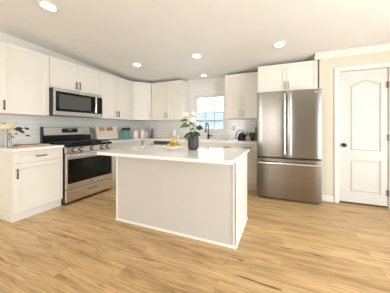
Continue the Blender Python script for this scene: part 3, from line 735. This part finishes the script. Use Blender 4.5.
def bloom(mb, c, r, n1=22, flat=0.8):
    """a double flower: overlapping cupped petals around a centre"""
    c = Vector(c)
    for ring, (k, el, L) in enumerate(((9, -0.1, 1.0), (8, 0.45, 0.95), (6, 0.95, 0.8), (4, 1.3, 0.6))):
        for i in range(k):
            a = 2 * math.pi * (i + 0.5 * (ring % 2)) / k + rnd.uniform(-0.15, 0.15)
            d = Vector((math.cos(a) * math.cos(el), math.sin(a) * math.cos(el), math.sin(el)))
            s = d.cross(Vector((0, 0, 1)))
            s = s.normalized() if s.length > 0.05 else Vector((1, 0, 0))
            u = s.cross(d).normalized()
            m3 = Matrix((s, u, d)).transposed()
            mb.ball(c + d * r * 0.52 * L, r * 0.40 * L, r * 0.14, r * 0.50 * L, 1, m3.to_4x4())
    mb.ball(c, r * 0.45, r * 0.45, r * 0.4, 1)
def flower(name, label, cat, root, head, r, petal, group, leaves, eye=False, leafmat='leaf', z0=0.03):
    root = Vector(root); head = Vector(head)
    t = thing(name, label, cat, root, 0, group)
    d = head - root
    neck = Vector((d.x * 0.12, d.y * 0.12, 0.0)) + Vector((0, 0, d.z * 0.55))
    MB().tube([(0, 0, 0), neck, neck.lerp(d, 0.5) + Vector((0, 0, 0.012)), d - Vector((0, 0, r * 0.2))], 0.0028, 6).build('stem', leafmat, t, True)
    mb = MB(); bloom(mb, d, r); bl = mb.build('bloom', petal, t, True, 80)
    if eye:
        MB().ball(d + Vector((0, 0, r * 0.62)) + Vector((0.2, -0.45, 0)) * r, r * 0.24, r * 0.24, r * 0.18, 1).build('flower_centre', 'flower_eye', bl, True)
    for (f, a, L, w, el) in leaves:
        base = neck.lerp(d, f)
        MB().leaf(base, (math.cos(R(a)), math.sin(R(a)), el), L, w, 0.2, 0.35).build('leaf', leafmat, t, True)
    return t
zr = IT + 0.024
G = 'white flowers in the charcoal vase'
flower('white_flower', 'large white flower at the right of the charcoal vase', 'flower', (VX + 0.014, VY - 0.004, zr), (VX + 0.012, VY - 0.05, 1.258), 0.072, 'petal', G,
       [(0.0, 10, 0.09, 0.045, -0.1), (0.1, -60, 0.09, 0.05, -0.5), (0.3, 160, 0.09, 0.05, 0.1), (0.0, 300, 0.09, 0.05, -0.6)])
flower('white_flower', 'white flower leaning left out of the charcoal vase', 'flower', (VX - 0.014, VY + 0.004, zr), (VX - 0.100, VY - 0.03, 1.325), 0.068, 'petal', G,
       [(0.3, 190, 0.11, 0.045, 0.2), (0.45, 230, 0.12, 0.055, -0.1), (0.6, 280, 0.09, 0.045, -0.3), (0.7, 200, 0.09, 0.04, 0.1), (0.55, 0, 0.07, 0.04, -0.2)])
flower('white_flower', 'tallest white flower in the middle of the vase', 'flower', (VX, VY + 0.018, zr), (VX - 0.035, VY + 0.05, 1.345), 0.060, 'petal', G,
       [(0.2, 90, 0.10, 0.05, 0.2), (0.6, 40, 0.08, 0.04, 0.3), (0.4, 200, 0.10, 0.05, 0.1)])
flower('white_flower', 'small white flower low at the front left of the vase', 'flower', (VX - 0.008, VY - 0.016, zr), (VX - 0.050, VY - 0.055, 1.225), 0.030, 'petal', G,
       [(0.0, 240, 0.09, 0.045, -0.3), (0.1, 190, 0.11, 0.05, -0.25), (0.0, 210, 0.10, 0.05, -0.6)])
t = thing('leafy_sprig', 'dark green leafy sprig among the white flowers', 'foliage', (VX + 0.002, VY - 0.002, zr))
MB().tube([(0, 0, 0), (0, 0, 0.18), (0.05, -0.02, 0.25), (0.11, -0.02, 0.30)], 0.0028, 6).build('stem', 'leaf_dark', t, True)
for (p, a, L, w, el, ro) in (((0, 0, 0.19), -80, 0.09, 0.05, -0.5, 20), ((0.01, 0, 0.19), 0, 0.09, 0.045, -0.1, 50), ((0.02, -0.015, 0.20), -50, 0.09, 0.05, -0.4, 40), ((0.05, -0.02, 0.25), 20, 0.06, 0.035, -0.2, 60), ((0, 0, 0.18), 170, 0.10, 0.05, 0.05, 50), ((0, 0, 0.185), 215, 0.10, 0.05, -0.1, 60), ((0.07, -0.02, 0.262), 5, 0.075, 0.05, 0.0, 75)):
    MB().leaf(p, (math.cos(R(a)), math.sin(R(a)), el), L, w, 0.2, 0.3, 0.0012, ro).build('leaf', 'leaf_dark', t, True)

# ------------------------------------------------------------------ left counter: glass vase with cream flowers, board
Z = CT1 + 0.0005
GX, GY = -3.38, 1.30
t = thing('glass_vase', 'clear glass vase of cream flowers at the left counter end', 'vase', (GX, GY, Z))
MB().lathe([(0, 0), (0.036, 0), (0.038, 0.004), (0.038, 0.13), (0.041, 0.14), (0.037, 0.14), (0.034, 0.13), (0.034, 0.012), (0, 0.010)], 28).build('glass_body', 'clear', t, True)
G = 'cream flowers in the glass vase'
flower('cream_flower', 'cream flower with an amber centre at the front of the glass vase', 'flower', (GX + 0.006, GY - 0.004, Z + 0.012), (GX + 0.035, GY - 0.015, 1.180), 0.080, 'petal_cream', G, [(0.3, 0, 0.05, 0.025, -0.1)], True)
flower('cream_flower', 'cream flower at the back of the glass vase near the tiles', 'flower', (GX - 0.008, GY + 0.004, Z + 0.012), (GX - 0.065, GY + 0.02, 1.165), 0.070, 'petal_cream', G, [(0.3, 90, 0.05, 0.025, 0)], True)
flower('cream_flower', 'lowest cream flower hanging over the glass vase rim', 'flower', (GX + 0.002, GY + 0.010, Z + 0.012), (GX + 0.02, GY + 0.045, 1.110), 0.055, 'petal_cream', G, [(0.3, 40, 0.05, 0.025, 0)])
def twig(label, root, pts, leaves):
    t = thing('leafy_twig', label, 'twig', root, 0, 'dark twigs in the glass vase')
    MB().tube(pts, 0.0016, 6).build('stem', 'twig', t, True)
    for p, d, L, w in leaves: MB().leaf(p, d, L, w, 0.15, 0.1, 0.0012, 75).build('leaf', 'twig', t, True)
twig('upper dark-leaved twig reaching right from the cream flowers', (GX - 0.012, GY + 0.012, Z + 0.012), [(0, 0, 0), (-0.02, 0.03, 0.18), (-0.08, 0.10, 0.245), (-0.12, 0.22, 0.24)],
     [((-0.06, 0.08, 0.225), (-0.1, 1, 0.45), 0.08, 0.034), ((-0.10, 0.13, 0.243), (-0.2, 1, -0.1), 0.07, 0.034), ((-0.12, 0.215, 0.24), (0, 1, -0.15), 0.06, 0.034), ((-0.07, 0.09, 0.235), (0, 1, -0.5), 0.06, 0.036)])
twig('lower dark-leaved twig drooping right from the cream flowers', (GX + 0.000, GY - 0.010, Z + 0.012), [(0, 0, 0), (-0.03, 0.04, 0.17), (-0.09, 0.12, 0.215), (-0.12, 0.19, 0.19), (-0.13, 0.25, 0.135)],
     [((-0.09, 0.12, 0.213), (0, 1, 0.1), 0.07, 0.036), ((-0.115, 0.175, 0.197), (0, 1, -0.2), 0.06, 0.038), ((-0.13, 0.25, 0.137), (0, 1, -0.25), 0.06, 0.022), ((-0.06, 0.08, 0.19), (0, 1, -0.6), 0.06, 0.022)])
t = thing('cutting_board', 'wooden cutting board lying flat left of the range', 'cutting board', (-3.33, 1.54, Z), R(90))
MB().prism(rounded(-0.175, 0.175, -0.11, 0.11, 0.03), 0, 0.016, bevel=0.003).build('board', 'wood', t)
MB().prism(rounded(-0.26, -0.172, -0.022, 0.022, 0.02), 0.001, 0.015, bevel=0.003).build('handle', 'wood', t)
t = thing('wooden_spoon', 'dark brown wooden spoon lying on the cutting board', 'spoon', (-3.30, 1.46, Z + 0.0265), R(70))
MB().ball((-0.10, 0, 0), 0.032, 0.022, 0.009, 2).build('spoon_bowl', 'wood_dark', t, True)
MB().tube([(-0.075, 0, 0), (0.02, 0, -0.002), (0.12, 0, -0.003)], [0.006, 0.005, 0.006], 8).build('handle', 'wood_dark', t, True)

# ------------------------------------------------------------------ counter right of the range
t = thing('cookbook', 'open cookbook with food pictures standing right of the range', 'book', (-3.50, 2.905, Z + 0.012), LZ)
lean = Matrix.Rotation(R(-14), 4, 'X')
def page(s, mb, th0, th1, m, x0, x1, z0, z1, name, parent):
    ang = R(-7) * s
    mt = lean @ Matrix.Rotation(ang, 4, 'Z')
    b = MB(); b.box(min(s * x0, s * x1), max(s * x0, s * x1), th0, th1, z0, z1, mtx=mt); return b.build(name, m, parent)
MB().box(-0.262, 0.262, 0.0125, 0.017, 0.0, 0.272, mtx=lean).build('cover', 'wood_pale', t)
for s, pm in ((-1, 'photo_orange'), (1, 'photo_red')):
    pg = page(s, None, 0.0, 0.012, 'paper', 0.003, 0.255, 0.004, 0.266, 'page_block', t)
    page(s, None, -0.0015, 0.0005, pm, 0.03 if s < 0 else 0.02, 0.18 if s < 0 else 0.16, 0.18, 0.263, 'picture', pg)
    b = MB(); mt = lean @ Matrix.Rotation(R(-7) * s, 4, 'Z')
    for k in range(7):
        z = 0.165 - k * 0.019
        b.box(min(s * 0.03, s * 0.22), max(s * 0.03, s * 0.22), -0.0012, 0.0005, z, z + 0.004, mtx=mt)
    b.build('text_lines', 'print', pg)
t = thing('book_stand', 'black wire stand holding up the open cookbook', 'stand', (-3.50, 2.905, Z), LZ)
b = MB()
for x in (-0.10, 0.10):
    b.tube([(x, -0.055, 0.016), (x, -0.055, 0.004), (x, 0.09, 0.004)], 0.0035, 6); b.tube([(x, 0.035, 0.006), (x, 0.098, 0.24)], 0.0035, 6)
b.tube([(-0.10, 0.09, 0.004), (0.10, 0.09, 0.004)], 0.0035, 6); b.tube([(-0.10, 0.098, 0.238), (0.10, 0.098, 0.238)], 0.0035, 6)
b.build('wire_frame', 'black_metal', t, True)

PX, PY = -3.33, 3.245
t = thing('teal_pot', 'teal ceramic pot with a dark green plant beside the cookbook', 'plant pot', (PX, PY, Z))
MB().lathe([(0, 0), (0.070, 0), (0.074, 0.006), (0.074, 0.180), (0.071, 0.185), (0.067, 0.180), (0.067, 0.16), (0, 0.16)], 32).build('pot', 'teal', t, True)
MB().lathe([(0, 0.1605), (0.066, 0.1605), (0.05, 0.168), (0, 0.171)], 20).build('soil', 'soil', t, True)
b = MB()
for i in range(46):
    a = rnd.uniform(0, 360); el = rnd.uniform(0.3, 1.6)
    b.leaf((0.02 * math.cos(R(a)), 0.02 * math.sin(R(a)), 0.190 + rnd.uniform(0, 0.045)), (math.cos(R(a)), math.sin(R(a)), el), rnd.uniform(0.08, 0.13), 0.045, 0.2, 0.6)
b.build('foliage', 'leaf_dark', t, True)

for x, y, r, hh, lab in ((-3.225, 3.44, 0.063, 0.190, 'cream canister nearest the teal pot'), (-3.175, 3.60, 0.056, 0.208, 'tallest cream canister, the middle of the three'), (-3.235, 3.775, 0.064, 0.155, 'shortest cream canister, next to the dark pepper mill')):
    t = thing('canister', lab, 'canister', (x, y, Z), 0, 'cream canisters in the corner')
    MB().lathe([(0, 0), (r - 0.003, 0), (r, 0.004), (r, hh - 0.022), (r - 0.002, hh - 0.020), (0, hh - 0.020)], 28).build('jar', 'canister', t, True)
    ld = MB().lathe([(0, hh - 0.0195), (r + 0.001, hh - 0.0195), (r + 0.001, hh - 0.004), (r - 0.004, hh), (0, hh)], 28).build('lid', 'wood_pale', t, True)
    MB().lathe([(0, hh + 0.0002), (0.010, hh + 0.0002), (0.013, hh + 0.010), (0.008, hh + 0.017), (0, hh + 0.018)], 14).build('lid_knob', 'wood_pale', ld, True)
def pepper_mill(label, loc, hh, body, cap):
    t = thing('pepper_mill', label, 'pepper mill', loc, 0)
    s = hh / 0.33
    MB().lathe([(0, 0), (0.031, 0), (0.032, 0.01), (0.030, 0.03), (0.024, 0.09), (0.022, 0.15), (0.027, 0.21), (0.030, 0.235), (0, 0.236)][:-1] + [(0, 0.235)], 22, mtx=Matrix.Scale(s, 4)).build('body', body, t, True)
    MB().lathe([(0, 0.2365), (0.028, 0.2365), (0.031, 0.25), (0.031, 0.285), (0.024, 0.305), (0.008, 0.312), (0.008, 0.322), (0, 0.33)], 22, mtx=Matrix.Scale(s, 4)).build('head', cap, t, True)
pepper_mill('tall dark pepper mill with pale top in the corner behind the canisters', (-3.165, 3.955, Z), 0.33, 'dark_grey', 'ceramic')

# back counter left of the window: pale wooden tray, white pitcher, white bottle added for a spot of glare
t = thing('wooden_tray', 'pale wooden tray on the back counter left of the flowers', 'tray', (-2.49, 3.93, Z))
b = MB(); b.box(-0.15, 0.15, -0.08, 0.08, 0, 0.012, 0.002).box(-0.15, 0.15, -0.08, -0.068, 0.012, 0.055, 0.002).box(-0.15, 0.15, 0.068, 0.08, 0.012, 0.055, 0.002).box(-0.15, -0.138, -0.068, 0.068, 0.012, 0.055, 0.002).box(0.138, 0.15, -0.068, 0.068, 0.012, 0.055, 0.002)
b.build('tray_body', 'wood_pale', t)
t = thing('pitcher', 'small white pitcher standing in the pale wooden tray', 'pitcher', (-2.47, 3.93, Z + 0.0125))
MB().lathe([(0, 0), (0.045, 0), (0.055, 0.03), (0.055, 0.07), (0.040, 0.12), (0.038, 0.15), (0.046, 0.185), (0.042, 0.185), (0.034, 0.15), (0.036, 0.12), (0.05, 0.07), (0.048, 0.03), (0, 0.01)], 24).build('body', 'ceramic', t, True)
MB().tube([(0.040, 0, 0.165), (0.08, 0, 0.16), (0.088, 0, 0.11), (0.052, 0, 0.06)], 0.007, 8).build('handle', 'ceramic', t, True)
t = thing('glare_bottle', 'small white bottle standing in for glare in front of the wooden tray', 'bottle', (-2.22, 3.70, Z))
MB().lathe([(0, 0), (0.020, 0), (0.022, 0.004), (0.022, 0.07), (0.010, 0.085), (0.009, 0.095), (0, 0.095)], 18).build('body', 'ceramic', t, True)
MB().tube([(0, 0, 0.094), (0, 0, 0.112), (0, -0.03, 0.113)], 0.004, 8).build('pump', 'white', t, True)

# right counter: kettle, potted plant, brown mill, outlet
t = thing('kettle', 'black kettle with arched handle on the counter right of the window', 'kettle', (-0.765, 3.80, Z))
MB().lathe([(0, 0), (0.080, 0), (0.086, 0.008), (0.086, 0.025), (0.078, 0.09), (0.060, 0.135), (0.050, 0.145), (0, 0.146)], 28).build('body', 'black_metal', t, True)
ld = MB().lathe([(0, 0.1465), (0.047, 0.1465), (0.040, 0.155), (0.010, 0.162), (0, 0.162)], 22).build('lid', 'chrome', t, True)
MB().lathe([(0, 0.1622), (0.009, 0.1622), (0.013, 0.172), (0, 0.178)], 12).build('lid_knob', 'black_metal', ld, True)
MB().tube([(0.062, 0, 0.075), (0.100, 0, 0.11), (0.118, 0, 0.155)], [0.022, 0.015, 0.012], 10).build('spout', 'black_metal', t, True)
MB().tube([(-0.084, 0, 0.03), (-0.128, 0, 0.035), (-0.125, 0, 0.09), (-0.095, 0, 0.17), (-0.06, 0, 0.200), (-0.01, 0, 0.205), (0.035, 0, 0.185), (0.044, 0, 0.152)], [0.009, 0.011, 0.012, 0.012, 0.010, 0.009, 0.007, 0.006], 10).build('handle', 'black_metal', t, True)
t = thing('potted_plant', 'bushy green plant in a black pot beside the refrigerator', 'plant', (-0.545, 3.79, Z))
MB().lathe([(0, 0), (0.036, 0), (0.040, 0.005), (0.050, 0.085), (0.052, 0.092), (0.046, 0.092), (0.042, 0.08), (0, 0.078)], 24).build('pot', 'black_metal', t, True)
b = MB()
for i in range(90):
    a = rnd.uniform(0, 360); el = rnd.uniform(-0.1, 2.2)
    b.leaf((0.025 * math.cos(R(a)), 0.025 * math.sin(R(a)), 0.085 + rnd.uniform(0, 0.05)), (math.cos(R(a)), math.sin(R(a)), el), rnd.uniform(0.06, 0.095), 0.034, 0.2, 0.45)
b.build('foliage', 'leaf_soft', t, True)
pepper_mill('brown wooden pepper mill half hidden by the potted plant near the refrigerator', (-0.495, 3.99, Z), 0.295, 'wood_dark', 'wood_dark')
t = thing('power_outlet', 'white power outlet on the tiles between window and black kettle', 'outlet', (-1.01, YB - 0.0101, 1.16))
MB().box(-0.036, 0.036, -0.006, 0, -0.058, 0.058, 0.002).build('cover_plate', 'white', t)
for z in (-0.024, 0.024): MB().box(-0.016, 0.016, -0.008, -0.0055, z - 0.014, z + 0.014, 0.001).build('socket', 'trim', t)
